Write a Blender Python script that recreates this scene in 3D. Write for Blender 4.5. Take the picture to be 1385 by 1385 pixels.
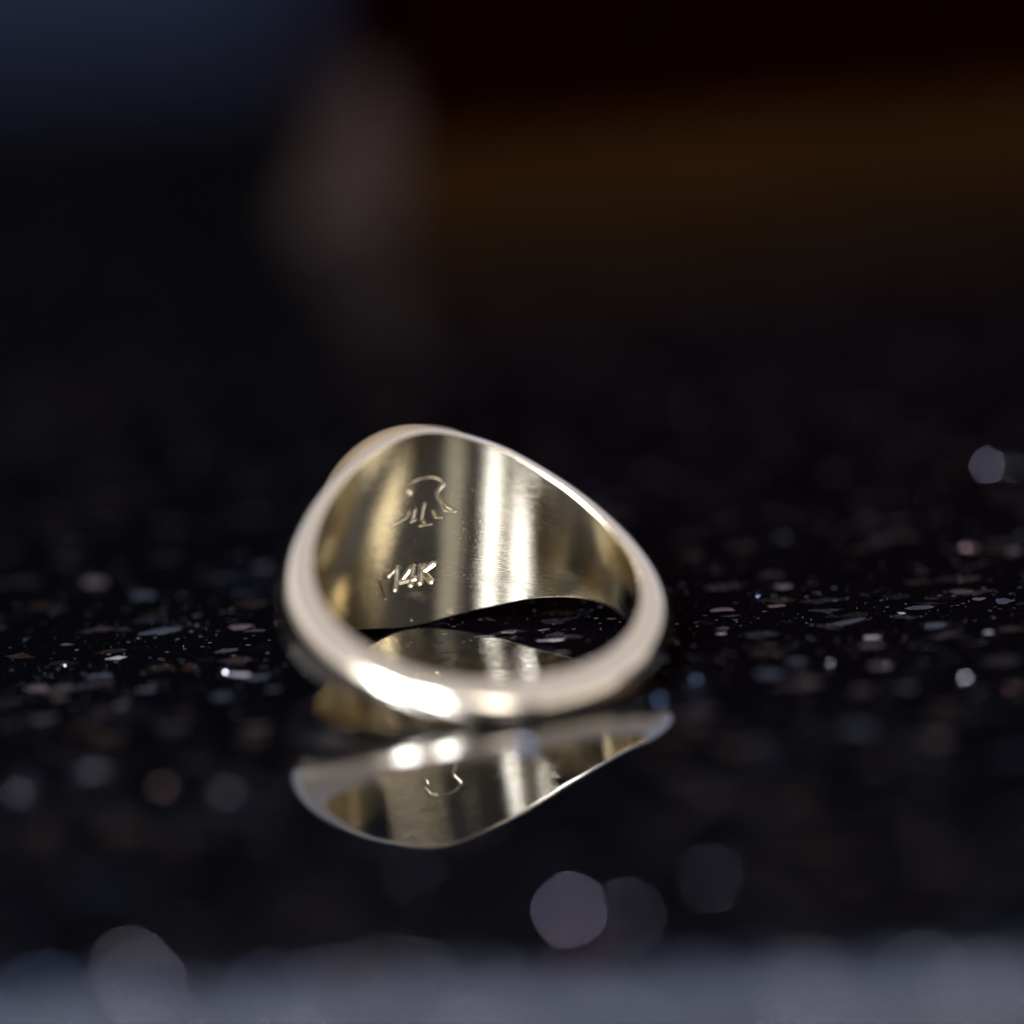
import bpy, math, random
import numpy as np
from mathutils import Matrix, Vector, noise

random.seed(7)
rng = np.random.default_rng(7)
for o in list(bpy.data.objects):
    bpy.data.objects.remove(o)
sc = bpy.context.scene
MM = 0.001                                    # everything below is written in millimetres

# ------------------------------------------------------------------ camera
CAM = (2.33369, -241.04619, 70.29808)
RT = Vector((0.99860009, -0.01301381, -0.05126886))
UP = Vector((0.05289476, 0.24568765, 0.96790481))
FW = Vector((0.0, 0.96926169, -0.24603207))
cd = bpy.data.cameras.new('camera')
cam = bpy.data.objects.new('camera', cd)
sc.collection.objects.link(cam)
m = Matrix((RT, UP, -FW)).transposed().to_4x4()
m.translation = Vector(CAM) * MM
cam.matrix_world = m
cd.sensor_width = 36
cd.lens = 6044.744 * 36 / 1385
cd.clip_start = 0.01
cd.clip_end = 50
cd.dof.use_dof = True
cd.dof.focus_distance = 0.2592
cd.dof.aperture_fstop = 8.0
sc.camera = cam

# ------------------------------------------------------------------ world and lamps
w = bpy.data.worlds.new('World')
sc.world = w
w.use_nodes = True
bg = w.node_tree.nodes['Background']
bg.inputs['Color'].default_value = (0.55, 0.5, 0.5, 1)
bg.inputs['Strength'].default_value = 0.003


def lamp(name, az, el, dist, sx, sy, radiance, col, target=(0, 0, 4)):
    """Rectangular soft lamp; az 0 = beyond the ring, 90 = right, 180 = behind the camera; radiance = how bright it looks."""
    a, e = math.radians(az), math.radians(el)
    d = Vector((math.sin(a) * math.cos(e), math.cos(a) * math.cos(e), math.sin(e)))
    ld = bpy.data.lights.new(name, 'AREA')
    ld.shape = 'RECTANGLE'
    ld.size, ld.size_y = sx * MM, sy * MM
    ld.energy = radiance * math.pi * sx * sy * MM * MM
    ld.color = col
    lo = bpy.data.objects.new(name, ld)
    sc.collection.objects.link(lo)
    lo.location = (Vector(target) + d * dist) * MM
    lo.rotation_euler = (-d).to_track_quat('-Z', 'Y').to_euler()
    return lo


LAMPS = [
    # name, azimuth, elevation, distance, width, height, radiance, colour
    ('overhead_soft_lamp', 180, 89.9, 650, 2600, 2800, 0.64, (0.96, 0.955, 1.12)),
    ('far_fill_lamp', 0, 30, 900, 1500, 190, 0.36, (0.42, 0.66, 1.25)),  # added bluish fill for the slab's front strip and the ring's far rim
    ('left_window_lamp', 222.5, 32, 560, 108, 520, 34.0, (0.90, 0.98, 1.22)),
    ('middle_window_lamp', 197.3, 32, 560, 92, 520, 34.0, (0.90, 0.98, 1.22)),
    ('pane_gap_fill_lamp', 210, 32, 570, 230, 520, 3.0, (0.97, 0.985, 1.04)),  # added weak fill between the two bright panes, no real curtain
    ('side_window_lamp', 236, 36, 560, 110, 430, 1.8, (0.97, 0.985, 1.04)),
    ('right_window_lamp', 162.5, 38, 560, 120, 400, 5.0, (0.98, 0.985, 1.0)),
    ('back_soft_lamp', 180, 27, 760, 1300, 540, 0.3, (0.95, 0.95, 1.08)),
    ('left_soft_lamp', 275, 27, 760, 1000, 400, 0.38, (0.95, 0.95, 1.08)),
    ('right_soft_lamp', 100, 27, 760, 800, 440, 0.35, (0.95, 0.95, 1.08)),
    ('low_right_lamp', 120, 9, 500, 440, 80, 2.3, (1.0, 0.97, 0.93)),
    ('far_window_lamp', -6.2, 4, 2500, 330, 240, 0.10, (0.35, 0.45, 1.0)),
]
for L in LAMPS:
    lamp(*L)

sc.view_settings.view_transform = 'Standard'
sc.view_settings.look = 'None'
sc.view_settings.exposure = 0
sc.view_settings.gamma = 1
sc.render.engine = 'CYCLES'
sc.cycles.max_bounces = 16
sc.cycles.glossy_bounces = 14
sc.cycles.caustics_reflective = True
sc.cycles.sample_clamp_indirect = 20
sc.cycles.use_denoising = True


# ------------------------------------------------------------------ helpers
def new_mat(name):
    mt = bpy.data.materials.new(name)
    mt.use_nodes = True
    nt = mt.node_tree
    return mt, nt, nt.nodes['Principled BSDF']


def N(nt, kind, **kw):
    n = nt.nodes.new(kind)
    for k, v in kw.items():
        if k.startswith('i_'):
            n.inputs[k[2:].replace('_', ' ')].default_value = v
        else:
            setattr(n, k, v)
    return n


def mesh_obj(name, verts, faces, mat, parent=None, smooth=True, scale=MM):
    me = bpy.data.meshes.new(name)
    me.from_pydata([tuple(float(c) * scale for c in v) for v in verts], [], [tuple(int(i) for i in f) for f in faces])
    me.update()
    if smooth:
        me.polygons.foreach_set('use_smooth', [True] * len(me.polygons))
    me.materials.append(mat)
    o = bpy.data.objects.new(name, me)
    sc.collection.objects.link(o)
    o.parent = parent
    return o


def tag(o, label=None, cat=None, group=None, kind=None):
    for k, v in (('label', label), ('category', cat), ('group', group), ('kind', kind)):
        if v:
            o[k] = v


def ground(px, py, z=0.0):
    d = FW + RT * ((px - 692.5) / 6044.744) - UP * ((py - 692.5) / 6044.744)
    t = (z - CAM[2]) / d.z
    return Vector(CAM) + d * t


# ------------------------------------------------------------------ materials
def gold(name, inner):
    mt, nt, b = new_mat(name)
    b.inputs['Metallic'].default_value = 1
    b.inputs['Base Color'].default_value = (0.88, 0.75, 0.555, 1)
    L = nt.links
    tc = N(nt, 'ShaderNodeTexCoord')
    at = N(nt, 'ShaderNodeAttribute', attribute_name='wrap')      # x = arc length, y = axial height, in mm
    if inner:
        b.inputs['Base Color'].default_value = (0.88, 0.76, 0.52, 1)
        b.inputs['Roughness'].default_value = 0.16
        b.inputs['Anisotropic'].default_value = 0.8
        b.inputs['Anisotropic Rotation'].default_value = 0.25
        tg = N(nt, 'ShaderNodeTangent', direction_type='RADIAL', axis='Z')
        L.new(tg.outputs[0], b.inputs['Tangent'])
        # fine polishing lines that run round the finger hole
        mp = N(nt, 'ShaderNodeMapping')
        mp.inputs['Scale'].default_value = (0.35, 14.0, 1)
        mp.inputs['Rotation'].default_value = (0, 0, 0.10)
        L.new(at.outputs['Vector'], mp.inputs[0])
        n1 = N(nt, 'ShaderNodeTexNoise')
        n1.inputs['Scale'].default_value = 1.6
        n1.inputs['Detail'].default_value = 4
        L.new(mp.outputs[0], n1.inputs['Vector'])
        n2 = N(nt, 'ShaderNodeTexNoise')
        n2.inputs['Scale'].default_value = 0.45
        n2.inputs['Detail'].default_value = 2
        L.new(at.outputs['Vector'], n2.inputs['Vector'])
        mr = N(nt, 'ShaderNodeMapRange')
        mr.inputs['From Min'].default_value = 0.4
        mr.inputs['From Max'].default_value = 0.7
        mr.inputs['To Min'].default_value = 0.012
        mr.inputs['To Max'].default_value = 0.05
        L.new(n2.outputs[0], mr.inputs[0])
        L.new(mr.outputs[0], b.inputs['Roughness'])
        bp = N(nt, 'ShaderNodeBump')
        bp.inputs['Strength'].default_value = 0.35
        bp.inputs['Distance'].default_value = 0.00002
        L.new(n1.outputs[0], bp.inputs['Height'])
        L.new(bp.outputs[0], b.inputs['Normal'])
    else:
        b.inputs['Roughness'].default_value = 0.13
        mp = N(nt, 'ShaderNodeMapping')
        mp.inputs['Scale'].default_value = (5.0, 0.4, 1)
        L.new(at.outputs['Vector'], mp.inputs[0])
        n1 = N(nt, 'ShaderNodeTexNoise')
        n1.inputs['Scale'].default_value = 2.0
        n1.inputs['Detail'].default_value = 3
        L.new(mp.outputs[0], n1.inputs['Vector'])
        bp = N(nt, 'ShaderNodeBump')
        sx = N(nt, 'ShaderNodeSeparateXYZ')
        L.new(at.outputs['Vector'], sx.inputs[0])
        g1 = N(nt, 'ShaderNodeMath', operation='ADD')
        g1.inputs[1].default_value = 11.6
        L.new(sx.outputs[0], g1.inputs[0])
        g2 = N(nt, 'ShaderNodeMath', operation='ABSOLUTE')
        L.new(g1.outputs[0], g2.inputs[0])
        g3 = N(nt, 'ShaderNodeMapRange')
        g3.inputs['From Min'].default_value = 2.4
        g3.inputs['From Max'].default_value = 1.2
        g3.inputs['To Min'].default_value = 0.15
        g3.inputs['To Max'].default_value = 0.9
        L.new(g2.outputs[0], g3.inputs[0])
        L.new(g3.outputs[0], bp.inputs['Strength'])
        bp.inputs['Distance'].default_value = 0.00003
        L.new(n1.outputs[0], bp.inputs['Height'])
        L.new(bp.outputs[0], b.inputs['Normal'])
    return mt


M_OUT = gold('polished_gold', False)
M_IN = gold('brushed_gold', True)
M_SATIN, nt, b = new_mat('satin_gold')
b.inputs['Metallic'].default_value = 1
b.inputs['Base Color'].default_value = (0.66, 0.48, 0.27, 1)
b.inputs['Roughness'].default_value = 0.42
M_STAMP, nt, b = new_mat('struck_gold')
b.inputs['Metallic'].default_value = 1
b.inputs['Base Color'].default_value = (0.88, 0.75, 0.52, 1)
b.inputs['Roughness'].default_value = 0.16


def granite():
    mt, nt, b = new_mat('polished_black_granite')
    L = nt.links
    tc = N(nt, 'ShaderNodeTexCoord')
    # crystals, 0.6 to 2 mm, a few of them paler than the black ground
    def cells(scale, lo, hi, seed):
        mp = N(nt, 'ShaderNodeMapping')
        mp.inputs['Location'].default_value = (seed, seed * 1.7, seed * 0.3)
        mp.inputs['Scale'].default_value = (scale, scale * 1.3, scale)
        L.new(tc.outputs['Object'], mp.inputs[0])
        nz = N(nt, 'ShaderNodeTexNoise')
        nz.inputs['Scale'].default_value = 1.5
        nz.inputs['Detail'].default_value = 3
        L.new(mp.outputs[0], nz.inputs['Vector'])
        mx = N(nt, 'ShaderNodeVectorMath', operation='MULTIPLY_ADD')
        mx.inputs[1].default_value = (0.9, 0.9, 0.9)
        L.new(nz.outputs['Color'], mx.inputs[0])
        L.new(mp.outputs[0], mx.inputs[2])
        v = N(nt, 'ShaderNodeTexVoronoi')
        v.inputs['Scale'].default_value = 1.0
        L.new(mx.outputs[0], v.inputs['Vector'])
        sp = N(nt, 'ShaderNodeSeparateColor')
        L.new(v.outputs['Color'], sp.inputs[0])
        mr = N(nt, 'ShaderNodeMapRange')
        mr.inputs['From Min'].default_value = lo
        mr.inputs['From Max'].default_value = hi
        L.new(sp.outputs[0], mr.inputs[0])
        return v, sp, mr
    v1, s1, m1 = cells(700.0, 0.86, 0.97, 3.1)
    v2, s2, m2 = cells(5200.0, 0.99, 0.995, 7.7)
    cr = N(nt, 'ShaderNodeValToRGB')
    cr.color_ramp.elements[0].color = (0.013, 0.007, 0.0045, 1)
    cr.color_ramp.elements[1].color = (0.007, 0.009, 0.014, 1)
    e = cr.color_ramp.elements.new(0.5)
    e.color = (0.018, 0.013, 0.012, 1)
    L.new(s1.outputs[1], cr.inputs[0])
    a = N(nt, 'ShaderNodeMix', data_type='RGBA')
    a.inputs[6].default_value = (0.0009, 0.0009, 0.0013, 1)
    L.new(m1.outputs[0], a.inputs[0])
    L.new(cr.outputs[0], a.inputs[7])
    c = N(nt, 'ShaderNodeMix', data_type='RGBA')
    c.inputs[7].default_value = (0.25, 0.24, 0.25, 1)
    L.new(m2.outputs[0], c.inputs[0])
    L.new(a.outputs[2], c.inputs[6])
    L.new(c.outputs[2], b.inputs['Base Color'])
    L.new(m2.outputs[0], b.inputs['Metallic'])
    b.inputs['Roughness'].default_value = 0.35
    b.inputs['Specular IOR Level'].default_value = 0.0
    # tiny mica plates lie at random tilts under the polish
    nm = N(nt, 'ShaderNodeVectorMath', operation='SUBTRACT')
    nm.inputs[1].default_value = (0.5, 0.5, 0.5)
    L.new(v2.outputs['Color'], nm.inputs[0])
    sc_ = N(nt, 'ShaderNodeVectorMath', operation='SCALE')
    sc_.inputs['Scale'].default_value = 1.1
    L.new(nm.outputs[0], sc_.inputs[0])
    geo = N(nt, 'ShaderNodeNewGeometry')
    ad = N(nt, 'ShaderNodeVectorMath', operation='ADD')
    L.new(sc_.outputs[0], ad.inputs[0])
    L.new(geo.outputs['Normal'], ad.inputs[1])
    no = N(nt, 'ShaderNodeVectorMath', operation='NORMALIZE')
    L.new(ad.outputs[0], no.inputs[0])
    L.new(no.outputs[0], b.inputs['Normal'])
    b.inputs['Coat Weight'].default_value = 1
    b.inputs['Coat IOR'].default_value = 1.55
    b.inputs['Coat Roughness'].default_value = 0.015
    nb = N(nt, 'ShaderNodeTexNoise')
    nb.inputs['Scale'].default_value = 900
    nb.inputs['Detail'].default_value = 4
    L.new(tc.outputs['Object'], nb.inputs['Vector'])
    bp = N(nt, 'ShaderNodeBump')
    pz = N(nt, 'ShaderNodeSeparateXYZ')
    L.new(tc.outputs['Object'], pz.inputs[0])
    pm = N(nt, 'ShaderNodeMapRange')
    pm.inputs['From Min'].default_value = -0.044
    pm.inputs['From Max'].default_value = -0.052
    pm.inputs['To Min'].default_value = 0.03
    pm.inputs['To Max'].default_value = 1.0
    L.new(pz.outputs[1], pm.inputs[0])
    L.new(pm.outputs[0], bp.inputs['Strength'])
    bp.inputs['Distance'].default_value = 0.0003
    nb.inputs['Scale'].default_value = 260
    L.new(nb.outputs[0], bp.inputs['Height'])
    L.new(bp.outputs[0], b.inputs['Coat Normal'])
    return mt


M_GRAN = granite()

# ------------------------------------------------------------------ countertop: one slab with a rounded front edge
EDGE = -49.3          # where the top starts to roll over
xs = np.linspace(-700, 700, 29)
arc, yy, zz_ = [], EDGE, 0.0                  # walk forward and down over the rounded nose
for k in range(60):
    a0, a1 = k * 1.5, (k + 1) * 1.5
    rad = 60.0 if a1 <= 18 else 12.0
    am = math.radians((a0 + a1) / 2)
    yy -= rad * math.radians(1.5) * math.cos(am)
    zz_ -= rad * math.radians(1.5) * math.sin(am)
    arc.append((yy, zz_))
prof = [(yy, -45.0)] + arc[::-1] + [(EDGE, 0.0)]
prof += [(y, 0.0) for y in (-30, 0, 40, 100, 200, 400, 700, 1100)]
prof += [(1100.0, -45.0)]
ca, sa = math.cos(math.radians(-4.0)), math.sin(math.radians(-4.0))
V, F = [], []
for (y, z) in prof:
    for x in xs:
        sh = min(1.0, max(0.0, (40 - y) / 60.0))             # the front edge runs slightly askew to the view
        V.append((x, y + sh * x * math.tan(math.radians(-4.0)), z))
n = len(xs)
for i in range(len(prof)):
    j = (i + 1) % len(prof)
    for k in range(n - 1):
        F.append((i * n + k, i * n + k + 1, j * n + k + 1, j * n + k))
F.append(tuple(i * n for i in range(len(prof))))
F.append(tuple(i * n + n - 1 for i in range(len(prof)))[::-1])
counter = mesh_obj('countertop', V, F, M_GRAN)
tag(counter, 'polished black granite countertop with pale and pinkish flecks', kind='structure')
for p in counter.data.polygons:
    if len(p.vertices) > 4:
        p.use_smooth = False


# ------------------------------------------------------------------ the ring
R = 9.15
KN = np.radians([0, 25, 50, 75, 100, 135, 180])
WV = np.array([6.3468, 5.3942, 3.8069, 2.4527, 1.706, 1.0307, 0.8819])
KT = np.radians([0, 20, 35, 60, 90, 125, 180])
TV = np.array([1.25, 1.4, 1.75, 2.0, 1.9, 1.85, 1.95])


def cub(x, xp, yp):
    h = np.diff(xp)
    d = np.diff(yp) / h
    mm = np.zeros(len(xp))
    mm[1:-1] = (d[:-1] * h[1:] + d[1:] * h[:-1]) / (h[1:] + h[:-1])
    i = np.clip(np.searchsorted(xp, x) - 1, 0, len(h) - 1)
    t = (x - xp[i]) / h[i]
    return ((2 * t**3 - 3 * t**2 + 1) * yp[i] + (t**3 - 2 * t**2 + t) * h[i] * mm[i]
            + (-2 * t**3 + 3 * t**2) * yp[i + 1] + (t**3 - t**2) * h[i] * mm[i + 1])


MAKER = [[(0.688, 2.847), (0.351, 3.287), (-0.104, 3.449), (-0.566, 3.478), (-1.011, 3.425), (-1.414, 3.194), (-1.599, 2.938), (-1.393, 2.664), (-1.185, 2.417), (-1.517, 1.781), (-1.792, 1.422), (-2.28, 1.107)],
         [(-1.672, 1.187), (-1.979, 1.095), (-2.283, 1.058)], [(-1.188, 2.344), (-1.479, 1.639), (-1.716, 1.184)],
         [(-1.015, 1.197), (-1.21, 0.739), (-1.561, 0.708)], [(-0.233, 0.303), (-0.962, 0.326)], [(-0.368, 0.648), (-0.51, 0.481)],
         [(0.317, 0.642), (0.062, 0.717)], [(0.509, 1.335), (0.635, 0.972), (1.176, 0.8), (1.665, 0.728)],
         [(0.638, 2.788), (0.401, 2.693), (0.508, 2.473)], [(-0.45, 1.75), (-0.33, 0.8)], [(0.1, 1.45), (0.25, 0.75)]]
KARAT = [[(1.606, -2.636), (1.147, -2.306), (1.163, -3.696)], [(0.842, -3.274), (0.116, -2.377), (0.159, -3.618)], [(0.842, -3.274), (-0.07, -3.229)],
         [(-0.493, -2.428), (-0.403, -3.56)], [(-1.206, -2.368), (-0.555, -2.836), (-1.077, -3.55)]]
FRAME = [[(1.74, -2.304), (2.287, -2.739), (1.766, -4.145)]]


def stroke_dist(A, Z, strokes):
    d = np.full(A.shape, 9.0)
    for s in strokes:
        for (x0, y0), (x1, y1) in zip(s[:-1], s[1:]):
            dx, dy = x1 - x0, y1 - y0
            t = np.clip(((A - x0) * dx + (Z - y0) * dy) / (dx * dx + dy * dy + 1e-9), 0, 1)
            d = np.minimum(d, np.hypot(A - x0 - t * dx, Z - y0 - t * dy))
    return d


# columns round the ring: dense where the stamps are struck
fine = np.arange(-2.7, 2.7, 0.026) / R
rest = np.linspace(fine[-1], 2 * math.pi + fine[0], 330)[1:-1]
PH = np.concatenate([fine, rest])
PHs = (PH + math.pi) % (2 * math.pi) - math.pi
Wp = cub(np.abs(PHs), KN, WV)
# hand-finished: rim is never perfectly regular
Wp = Wp + 0.02 * np.sin(3 * PHs + 1) * (np.abs(PHs) > 0.6)
Tp = cub(np.abs(PHs), KT, TV)
MI = 420
vv = np.linspace(-1, 1, MI)
A = (PHs[:, None] * R) * np.ones((1, MI))
Z = Wp[:, None] * vv[None, :]
dk = stroke_dist(A, Z, KARAT)
dm = stroke_dist(A, Z, MAKER)
df = stroke_dist(A, Z, FRAME)


def groove(d, hw, depth):
    t = np.clip(d / hw, 0, 1)
    lip = 0.18 * depth * np.exp(-((d - hw * 1.15) / (hw * 0.3))**2)     # metal pushed up beside the strike
    return depth * (1 - t * t * (3 - 2 * t)) - lip


G = groove(dk, 0.14, 0.11) + groove(dm, 0.07, 0.042) + groove(df, 0.07, 0.03)
# very slight waviness of the hand-polished wall
wave = 0.007 * np.sin(A * 0.9 + 0.5 * Z) * np.cos(Z * 0.8 + 1)
RI = R + G + wave * (np.abs(A) < 9)

FIL = 0.12
cols = []
for i in range(len(PH)):
    ph, wv, T = PHs[i], Wp[i], Tp[i]
    we = wv + FIL
    nexp = 2.15 + 1.3 * math.exp(-(ph / 0.75)**2)
    a = np.radians([18, 36, 54, 72])
    up = [(FIL * (1 - math.cos(t)), wv + FIL * math.sin(t)) for t in a]
    t = np.linspace(0, math.pi, 61)
    rho = FIL + (T - FIL) * np.abs(np.sin(t))**(2 / nexp)
    zz = we * np.sign(np.cos(t)) * np.abs(np.cos(t))**(2 / nexp)
    out = list(zip(rho, zz))
    dn = [(r, -z) for (r, z) in up[::-1]]
    cols.append(up + out + dn)
cols = np.array(cols)                           # (cols, K, 2)
K = cols.shape[1]
cx = np.concatenate([RI[:, :, None], Z[:, :, None]], 2)
co = np.stack([R + cols[:, :, 0], cols[:, :, 1]], 2)
loop = np.concatenate([cx, co], 1)              # inner wall upwards, then over the outside and back
NL = loop.shape[1]
sn, cs = np.sin(PHs)[:, None], np.cos(PHs)[:, None]
P = np.stack([-sn * loop[:, :, 0], cs * loop[:, :, 0], loop[:, :, 1]], 2)
wrap = np.stack([np.broadcast_to((PHs * R)[:, None], loop.shape[:2]), loop[:, :, 1], loop[:, :, 0]], 2)
nc = len(PH)
ii, jj = np.meshgrid(np.arange(nc), np.arange(NL), indexing='ij')
i2, j2 = (ii + 1) % nc, (jj + 1) % NL
quads = np.stack([ii * NL + jj, i2 * NL + jj, i2 * NL + j2, ii * NL + j2], 2)   # inner wall faces the axis
du = np.roll(P, -1, 0) - np.roll(P, 1, 0)
dv = np.roll(P, -1, 1) - np.roll(P, 1, 1)
NR = np.cross(du, dv)
NR /= np.linalg.norm(NR, axis=2, keepdims=True) + 1e-12

regions = np.zeros((nc, NL), int)
regions[:, :MI][dk < 0.18] = 1
regions[:, :MI][dm < 0.095] = 2
regions[:, :MI][df < 0.08] = 2 if False else 0
P2, N2, W2 = P.reshape(-1, 3), NR.reshape(-1, 3), wrap.reshape(-1, 3)


def ring_piece(name, mask, mats, parent, matsel=None):
    q = quads[mask]
    used, inv = np.unique(q.ravel(), return_inverse=True)
    q = inv.reshape(-1, 4)
    me = bpy.data.meshes.new(name)
    me.vertices.add(len(used))
    me.vertices.foreach_set('co', (P2[used] * MM).ravel())
    me.loops.add(q.size)
    me.loops.foreach_set('vertex_index', q.ravel())
    me.polygons.add(len(q))
    me.polygons.foreach_set('loop_start', np.arange(0, q.size, 4))
    me.polygons.foreach_set('use_smooth', np.ones(len(q), bool))
    for mt in mats:
        me.materials.append(mt)
    if matsel is not None:
        me.polygons.foreach_set('material_index', matsel[mask].astype(np.int32))
    at = me.attributes.new('wrap', 'FLOAT_VECTOR', 'POINT')
    at.data.foreach_set('vector', W2[used].ravel().astype(np.float32))
    me.update()
    me.validate()
    me.normals_split_custom_set_from_vertices([tuple(v) for v in N2[used].tolist()])
    o = bpy.data.objects.new(name, me)
    sc.collection.objects.link(o)
    o.parent = parent
    return o


ring = bpy.data.objects.new('signet_ring', None)
sc.collection.objects.link(ring)
tag(ring, 'polished yellow gold signet ring lying on its side, stamped 14K inside', 'ring')
M3 = Matrix(((0.92943227, -0.35609361, 0.09671088, 0), (0.36892051, 0.89157953, -0.26264729, 0), (0.00730158, 0.2797915, 0.96003302, 3.6533 * MM), (0, 0, 0, 1)))
matsel = np.where((jj >= 0) & (jj < MI - 1), 1, 0)
ring_piece('band', regions == 0, [M_OUT, M_IN], ring, matsel)
o = ring_piece('karat_stamp', regions == 1, [M_STAMP], ring)
o['label'] = 'struck 14K karat stamp'
o = ring_piece('maker_mark', regions == 2, [M_STAMP], ring)
o['label'] = 'struck outline of a crested emblem'

# engraved oval face on the far side of the head
FA, FB = 6.4, 6.25
fv, ff, fn_ = [], [], 180
rings_ = [(1.0, -0.7), (0.995, 0.0), (0.95, 0.6), (0.905, 1.15), (0.885, 1.48), (0.875, 1.6), (0.86, 1.64), (0.84, 1.6), (0.82, 1.48), (0.79, 1.44), (0.5, 1.5), (0.2, 1.53)]
for (k, h) in rings_:
    for i in range(fn_):
        a = 2 * math.pi * i / fn_
        x, z = FA * k * math.cos(a), FB * k * math.sin(a)
        notch = 0.10 * (0.5 + 0.5 * math.cos(a * 60)) if 0.83 < k < 0.88 else 0
        y = math.sqrt(max(0, 20.0**2 - x * x)) - 20.0 + R + 1.2 + h - notch
        fv.append((x, y, z))
for r in range(len(rings_) - 1):
    for i in range(fn_):
        j = (i + 1) % fn_
        ff.append((r * fn_ + i, (r + 1) * fn_ + i, (r + 1) * fn_ + j, r * fn_ + j))
fv.append((0, R + 1.2 + 1.54, 0))
for i in range(fn_):
    ff.append(((len(rings_) - 1) * fn_ + i, len(fv) - 1, (len(rings_) - 1) * fn_ + (i + 1) % fn_))
face = mesh_obj('bezel_face', fv, ff, M_SATIN, ring)
ring.matrix_world = M3

# ------------------------------------------------------------------ dark box far behind the ring
def flat_mat(name, col, rough=0.5, spec=0.3, vary=0.3, scale=60):
    mt, nt, b = new_mat(name)
    tc = N(nt, 'ShaderNodeTexCoord')
    nz = N(nt, 'ShaderNodeTexNoise')
    nz.inputs['Scale'].default_value = scale
    nz.inputs['Detail'].default_value = 5
    nt.links.new(tc.outputs['Object'], nz.inputs['Vector'])
    mx = N(nt, 'ShaderNodeMix', data_type='RGBA')
    mx.inputs[6].default_value = tuple(c * (1 - vary) for c in col) + (1,)
    mx.inputs[7].default_value = tuple(c * (1 + vary) for c in col) + (1,)
    nt.links.new(nz.outputs[0], mx.inputs[0])
    nt.links.new(mx.outputs[2], b.inputs['Base Color'])
    b.inputs['Roughness'].default_value = rough
    b.inputs['Specular IOR Level'].default_value = spec
    return mt


def bevel_box(name, x0, x1, y0, y1, z0, z1, mat, parent, bev=0.6, slant=0.0):
    v = [(x0 - slant, y0, z0), (x1, y0, z0), (x1, y1, z0), (x0 - slant, y1, z0), (x0, y0, z1), (x1, y0, z1), (x1, y1, z1), (x0, y1, z1)]
    f = [(3, 2, 1, 0), (4, 5, 6, 7), (0, 1, 5, 4), (1, 2, 6, 5), (2, 3, 7, 6), (3, 0, 4, 7)]
    o = mesh_obj(name, v, f, mat, parent, smooth=False)
    bm_ = o.modifiers.new('bevel', 'BEVEL')
    bm_.width = bev * MM
    bm_.segments = 3
    return o


box = bpy.data.objects.new('box', None)
sc.collection.objects.link(box)
box.location = (-5.0 * MM, 134.0 * MM, 0)
box.rotation_euler = (0, 0, math.radians(10))
tag(box, 'blurred dark maroon and brown box standing behind the ring', 'box')
bevel_box('plinth', 0, 120, 0, 60, 0.0, 7.5, flat_mat('brown_wood', (0.0085, 0.0034, 0.0007), 0.8, 0.0), box, 0.5)
bevel_box('body', 1.5, 118, 1.5, 58, 7.6, 46, flat_mat('maroon_lacquer', (0.0015, 0.0001, 0.0001), 0.8, 0.0), box, 0.6)
bevel_box('end_panel', -2.2, -0.1, 3, 12, 0.0, 12.5, flat_mat('pale_end', (0.018, 0.0115, 0.0095), 0.8, 0.0), box, 0.5, 7.0)

print('verts', len(P2))


# ------------------------------------------------------------------ pale inclusions of the granite
def mineral_mat(name, col, rough=0.45, metal=0.0, coat=0.15):
    mt, nt, b = new_mat(name)
    b.inputs['Roughness'].default_value = rough
    b.inputs['Specular IOR Level'].default_value = 0.2
    b.inputs['Metallic'].default_value = metal
    b.inputs['Coat Weight'].default_value = coat
    b.inputs['Coat Roughness'].default_value = 0.03
    tc = N(nt, 'ShaderNodeTexCoord')
    nz = N(nt, 'ShaderNodeTexNoise')
    nz.inputs['Scale'].default_value = 3000
    nz.inputs['Detail'].default_value = 4
    nt.links.new(tc.outputs['Object'], nz.inputs['Vector'])
    mr = N(nt, 'ShaderNodeMapRange')
    mr.inputs['From Min'].default_value = 0.35
    mr.inputs['From Max'].default_value = 0.65
    nt.links.new(nz.outputs[0], mr.inputs[0])
    mx = N(nt, 'ShaderNodeMix', data_type='RGBA')
    mx.inputs[6].default_value = tuple(c * 0.35 for c in col) + (1,)
    mx.inputs[7].default_value = tuple(min(1, c * 1.25) for c in col) + (1,)
    nt.links.new(mr.outputs[0], mx.inputs[0])
    nt.links.new(mx.outputs[2], b.inputs['Base Color'])
    return mt


PINK = mineral_mat('pink_feldspar', (0.042, 0.025, 0.023))
PALE = mineral_mat('pale_feldspar', (0.17, 0.145, 0.145))
GREY = mineral_mat('grey_quartz', (0.013, 0.014, 0.018))
BROWN = mineral_mat('brown_mica', (0.015, 0.008, 0.0045))


def settle(c):
    """Drop a point on to the rounded front of the slab where it lies past the roll-over line."""
    d = max(0.0, EDGE - (c.y - c.x * math.tan(math.radians(-4.0))))
    c.z -= d * d / 120.0
    return c


def fleck(px, py, lx, ly, mat, rot=0.0):
    c = settle(ground(px, py))
    n_ = 9
    k = [random.uniform(0.5, 1.2) for _ in range(n_)]
    v = []
    cr_, sr_ = math.cos(rot), math.sin(rot)
    for z, g in ((-0.03, 0.9), (0.006, 1.0), (0.014, 0.9)):
        for i in range(n_):
            a = 2 * math.pi * i / n_
            x, y = lx / 2 * k[i] * g * math.cos(a), ly / 2 * k[i] * g * math.sin(a)
            v.append((x * cr_ - y * sr_, x * sr_ + y * cr_, z))
    f = [(r * n_ + i, r * n_ + (i + 1) % n_, (r + 1) * n_ + (i + 1) % n_, (r + 1) * n_ + i) for r in (0, 1) for i in range(n_)]
    f.append(tuple(2 * n_ + i for i in range(n_)))
    o = mesh_obj('mineral_fleck', v, f, mat, counter, smooth=False)
    o.location = c * MM


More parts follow.
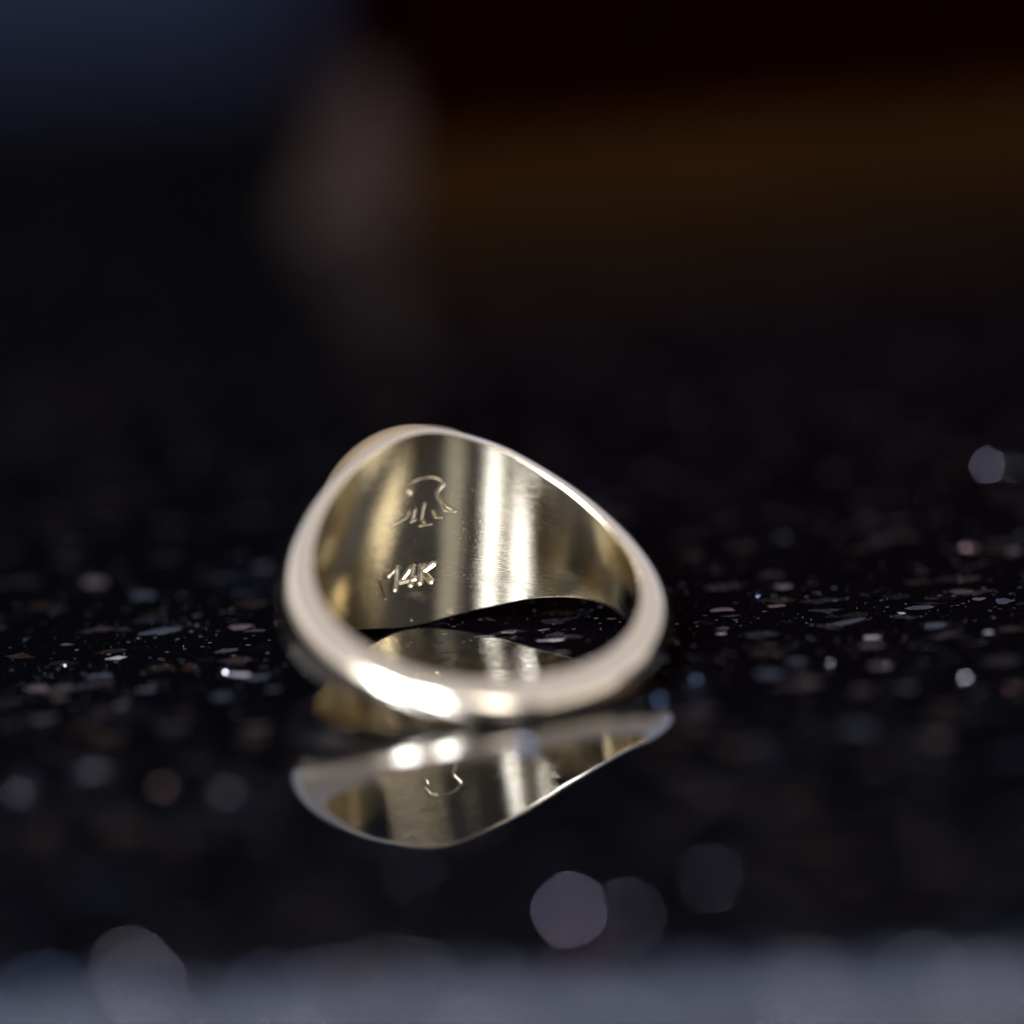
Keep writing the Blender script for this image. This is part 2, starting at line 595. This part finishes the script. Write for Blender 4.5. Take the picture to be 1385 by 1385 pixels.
for a in [(158, 890, 1.7, 0.9, PALE, 0.25), (323, 912, 1.6, 1.1, PALE, 0), (50, 932, 1.6, 1.4, PINK, 0), (90, 872, 0.9, 0.7, GREY, 0),
          (325, 848, 1.8, 1.3, PINK, 0.2), (346, 853, 1.3, 0.4, GREY, 0), (130, 787, 1.7, 2.4, PINK, 0.2), (195, 806, 1.6, 1.8, GREY, 0),
          (214, 855, 2.8, 1.5, GREY, 0.2), (125, 915, 0.9, 1.0, GREY, 0), (80, 944, 1.0, 0.8, BROWN, 0), (165, 955, 1.3, 1.1, GREY, 0),
          (977, 825, 1.7, 0.9, PINK, 0), (1048, 820, 1.3, 0.7, PINK, 0), (978, 850, 1.2, 1.1, BROWN, 0.1), (974, 857, 0.7, 0.35, PALE, 0.1),
          (1147, 841, 3.0, 1.2, GREY, 0.4), (1262, 846, 1.6, 1.2, GREY, 0.3), (1180, 862, 1.1, 0.8, PALE, 0.3), (1180, 874, 1.4, 0.8, BROWN, 0),
          (1220, 829, 0.5, 0.4, PALE, 0), (1245, 821, 2.2, 1.0, GREY, 0), (1325, 810, 0.8, 0.7, PINK, 0), (1358, 813, 1.3, 1.2, GREY, 0),
          (1338, 855, 0.8, 0.5, PALE, 0), (1190, 900, 1.3, 0.8, PINK, 0), (1165, 933, 1.4, 1.5, BROWN, 0), (1300, 800, 1.4, 1.2, BROWN, 0),
          (1308, 740, 1.4, 2.0, PINK, 0), (1372, 745, 1.0, 1.4, PINK, 0), (1040, 912, 1.5, 1.4, GREY, 0), (1078, 893, 1.2, 0.8, GREY, 0),
          (735, 852, 0.9, 0.5, GREY, 0.1), (745, 866, 1.6, 0.35, PALE, 0), (690, 855, 1.0, 0.8, GREY, 0), (760, 883, 1.3, 0.7, GREY, 0.1),
          (828, 837, 0.6, 0.5, GREY, 0), (655, 861, 1.2, 0.6, GREY, 0.2), (1265, 1000, 1.6, 1.8, BROWN, 0), (1160, 985, 1.8, 1.6, GREY, 0),
          (220, 1065, 1.2, 1.3, PINK, 0), (25, 1075, 1.6, 1.4, GREY, 0), (305, 1072, 1.4, 1.3, GREY, 0), (300, 942, 1.2, 1.0, GREY, 0),
          (370, 932, 1.2, 1.0, GREY, 0), (345, 985, 1.6, 1.2, BROWN, 0), (125, 1045, 2.0, 1.5, GREY, 0), (1225, 930, 1.5, 1.2, GREY, 0)]:
    fleck(*a)
for i in range(24):
    px, py = random.uniform(0, 1385), random.choice([random.uniform(640, 830), random.uniform(830, 1000), random.uniform(880, 1280)])
    if 380 < px < 905 and 560 < py < 1180:
        continue
    fleck(px, py, random.uniform(0.6, 1.8), random.uniform(0.5, 1.5), random.choice([GREY, BROWN, GREY, BROWN, PINK]), random.uniform(-0.5, 0.5))

# mica crystals whose clean facet happens to catch the window
MICA = {}
for nme, col in (('violet', (0.72, 0.62, 0.75)), ('red', (0.8, 0.42, 0.35)), ('white', (0.9, 0.85, 0.85)), ('blue', (0.45, 0.6, 0.85)), ('olive', (0.6, 0.5, 0.32))):
    mt, nt, b = new_mat('mica_' + nme)
    b.inputs['Base Color'].default_value = col + (1,)
    b.inputs['Metallic'].default_value = 1
    b.inputs['Roughness'].default_value = 0.3
    MICA[nme] = mt


def crystal(px, py, level, col):
    """A small wedge with one facet turned half way between camera and window."""
    c = settle(ground(px, py))
    blur = 0.283 * abs(py - 860) + 4
    s = 6044.744 / ((c - Vector(CAM)).dot(FW))
    area = level * math.pi * (blur / 2)**2 / 21.0 / (s * s)
    size = math.sqrt(area) * 1.05
    tc_ = (Vector(CAM) - c).normalized()
    az = math.radians(random.choice([198.5, 221]))
    tw = (Vector((math.sin(az) * 475, math.cos(az) * 475, 300)) - c).normalized()
    nn = (tc_ + tw).normalized()
    u = Vector((0, 0, 1)).cross(nn).normalized()
    v = nn.cross(u)
    h = size / 2
    k = [(-1, -0.7), (0.1, -1.05), (1, -0.6), (0.9, 0.7), (-0.2, 1.1), (-0.9, 0.6)]
    j = [random.uniform(0.85, 1.15) for _ in k]
    top_ = [u * (a * h * q) + v * (b_ * h * q) for (a, b_), q in zip(k, j)]
    lift = -min(p.z for p in top_) - 0.02
    vs = [p + Vector((0, 0, lift)) for p in top_]
    vs += [p * 0.8 - nn * h * 0.9 + Vector((0, 0, lift)) for p in top_]
    n_ = len(k)
    f = [tuple(range(n_)), tuple(range(2 * n_ - 1, n_ - 1, -1))] + [(i, i + n_, (i + 1) % n_ + n_, (i + 1) % n_) for i in range(n_)]
    o = mesh_obj('mica_crystal', vs, f, MICA[col], counter, smooth=False)
    o.location = c * MM


for a in [(770, 1232, 0.07, 'violet'), (850, 1240, 0.02, 'violet'), (192, 1332, 0.035, 'violet'), (1265, 1000, 0.03, 'red'), (1155, 985, 0.015, 'olive'),
          (1095, 1000, 0.015, 'white'), (1305, 917, 0.32, 'white'), (1123, 897, 0.22, 'white'), (1200, 899, 0.15, 'white'), (1182, 901, 0.1, 'red'),
          (942, 920, 0.09, 'blue'), (954, 900, 0.05, 'blue'), (892, 947, 0.09, 'blue'), (1335, 630, 0.035, 'violet'), (1362, 632, 0.01, 'white'),
          (1305, 742, 0.05, 'red'), (935, 550, 0.006, 'olive'), (1275, 490, 0.002, 'olive'), (800, 490, 0.0025, 'olive'), (1160, 585, 0.003, 'olive'),
          (220, 1065, 0.03, 'red'), (305, 1072, 0.015, 'white'), (25, 1072, 0.025, 'violet'), (125, 1045, 0.02, 'violet'), (1025, 806, 0.12, 'blue'),
          (710, 1008, 0.13, 'blue'), (560, 1180, 0.012, 'violet'), (962, 1188, 0.016, 'violet'), (1165, 935, 0.03, 'white'), (305, 910, 0.5, 'white'),
          (338, 823, 0.05, 'white'), (248, 874, 0.2, 'white'), (88, 900, 0.2, 'white'), (60, 1345, 0.015, 'blue'), (450, 1340, 0.02, 'violet'),
          (1090, 1350, 0.015, 'blue'), (790, 1300, 0.02, 'red'), (1368, 930, 0.06, 'red'), (1085, 903, 0.05, 'white')]:
    crystal(*a)
rs = random.Random(5)
for i in range(16):
    crystal(rs.uniform(0, 1385), rs.uniform(1310, 1420), rs.uniform(0.006, 0.022), rs.choice(['blue', 'white', 'blue', 'violet']))
for i in range(20):
    fleck(rs.uniform(0, 1385), rs.uniform(1320, 1400), rs.uniform(1.5, 3.5), rs.uniform(1.0, 2.5), rs.choice([PALE, GREY, BROWN, PALE]), rs.uniform(-1, 1))

# ------------------------------------------------------------------ dust
M_DUST, nt, b = new_mat('dust')
b.inputs['Base Color'].default_value = (0.35, 0.34, 0.34, 1)
b.inputs['Roughness'].default_value = 0.6


def grain(V_, F_, c, r):
    b0 = len(V_)
    for d in ((1, 0, 0), (-0.5, 0.85, 0.1), (-0.5, -0.85, -0.1), (0.1, 0, 0.8), (0, 0.1, -0.7)):
        q = random.uniform(0.7, 1.3) * r
        V_.append((c[0] + d[0] * q, c[1] + d[1] * q, c[2] + d[2] * q))
    for t in ((0, 1, 3), (1, 2, 3), (2, 0, 3), (1, 0, 4), (2, 1, 4), (0, 2, 4)):
        F_.append(tuple(b0 + i for i in t))


dv_, df_ = [], []
clumps = [(random.uniform(-30, 32), random.uniform(-14, 26)) for _ in range(60)]
for i in range(1900):
    if random.random() < 0.6:
        cx_, cy_ = random.choice(clumps)
        x, y = random.gauss(cx_, 1.6), random.gauss(cy_, 1.8)
    else:
        x, y = random.uniform(-34, 36), random.uniform(-35, 50)
    if math.hypot(x, y) < 0:
        continue
    r = 0.006 + 0.020 * random.random()**4
    grain(dv_, df_, (x, y, r * 0.6), r)
dust = mesh_obj('dust', dv_, df_, M_DUST, None, smooth=False)
tag(dust, 'fine pale dust scattered over the black granite', 'dust', kind='stuff')

sv_, sf_ = [], []
for i in range(130):
    if i < 70:
        al, z = random.gauss(-2.9, 0.5), random.uniform(-4, 4.4)
    else:
        al, z = random.uniform(-8, 5), random.uniform(-4, 4)
    ph = al / R
    if abs(z) > float(cub(np.array([abs(ph)]), KN, WV)[0]) - 0.2:
        continue
    r = 0.009 + 0.018 * random.random()**3
    grain(sv_, sf_, (-math.sin(ph) * (R - r * 0.6), math.cos(ph) * (R - r * 0.6), z), r)
o = mesh_obj('dust_speck', sv_, sf_, M_DUST, ring, smooth=False)
o['kind'] = 'stuff'
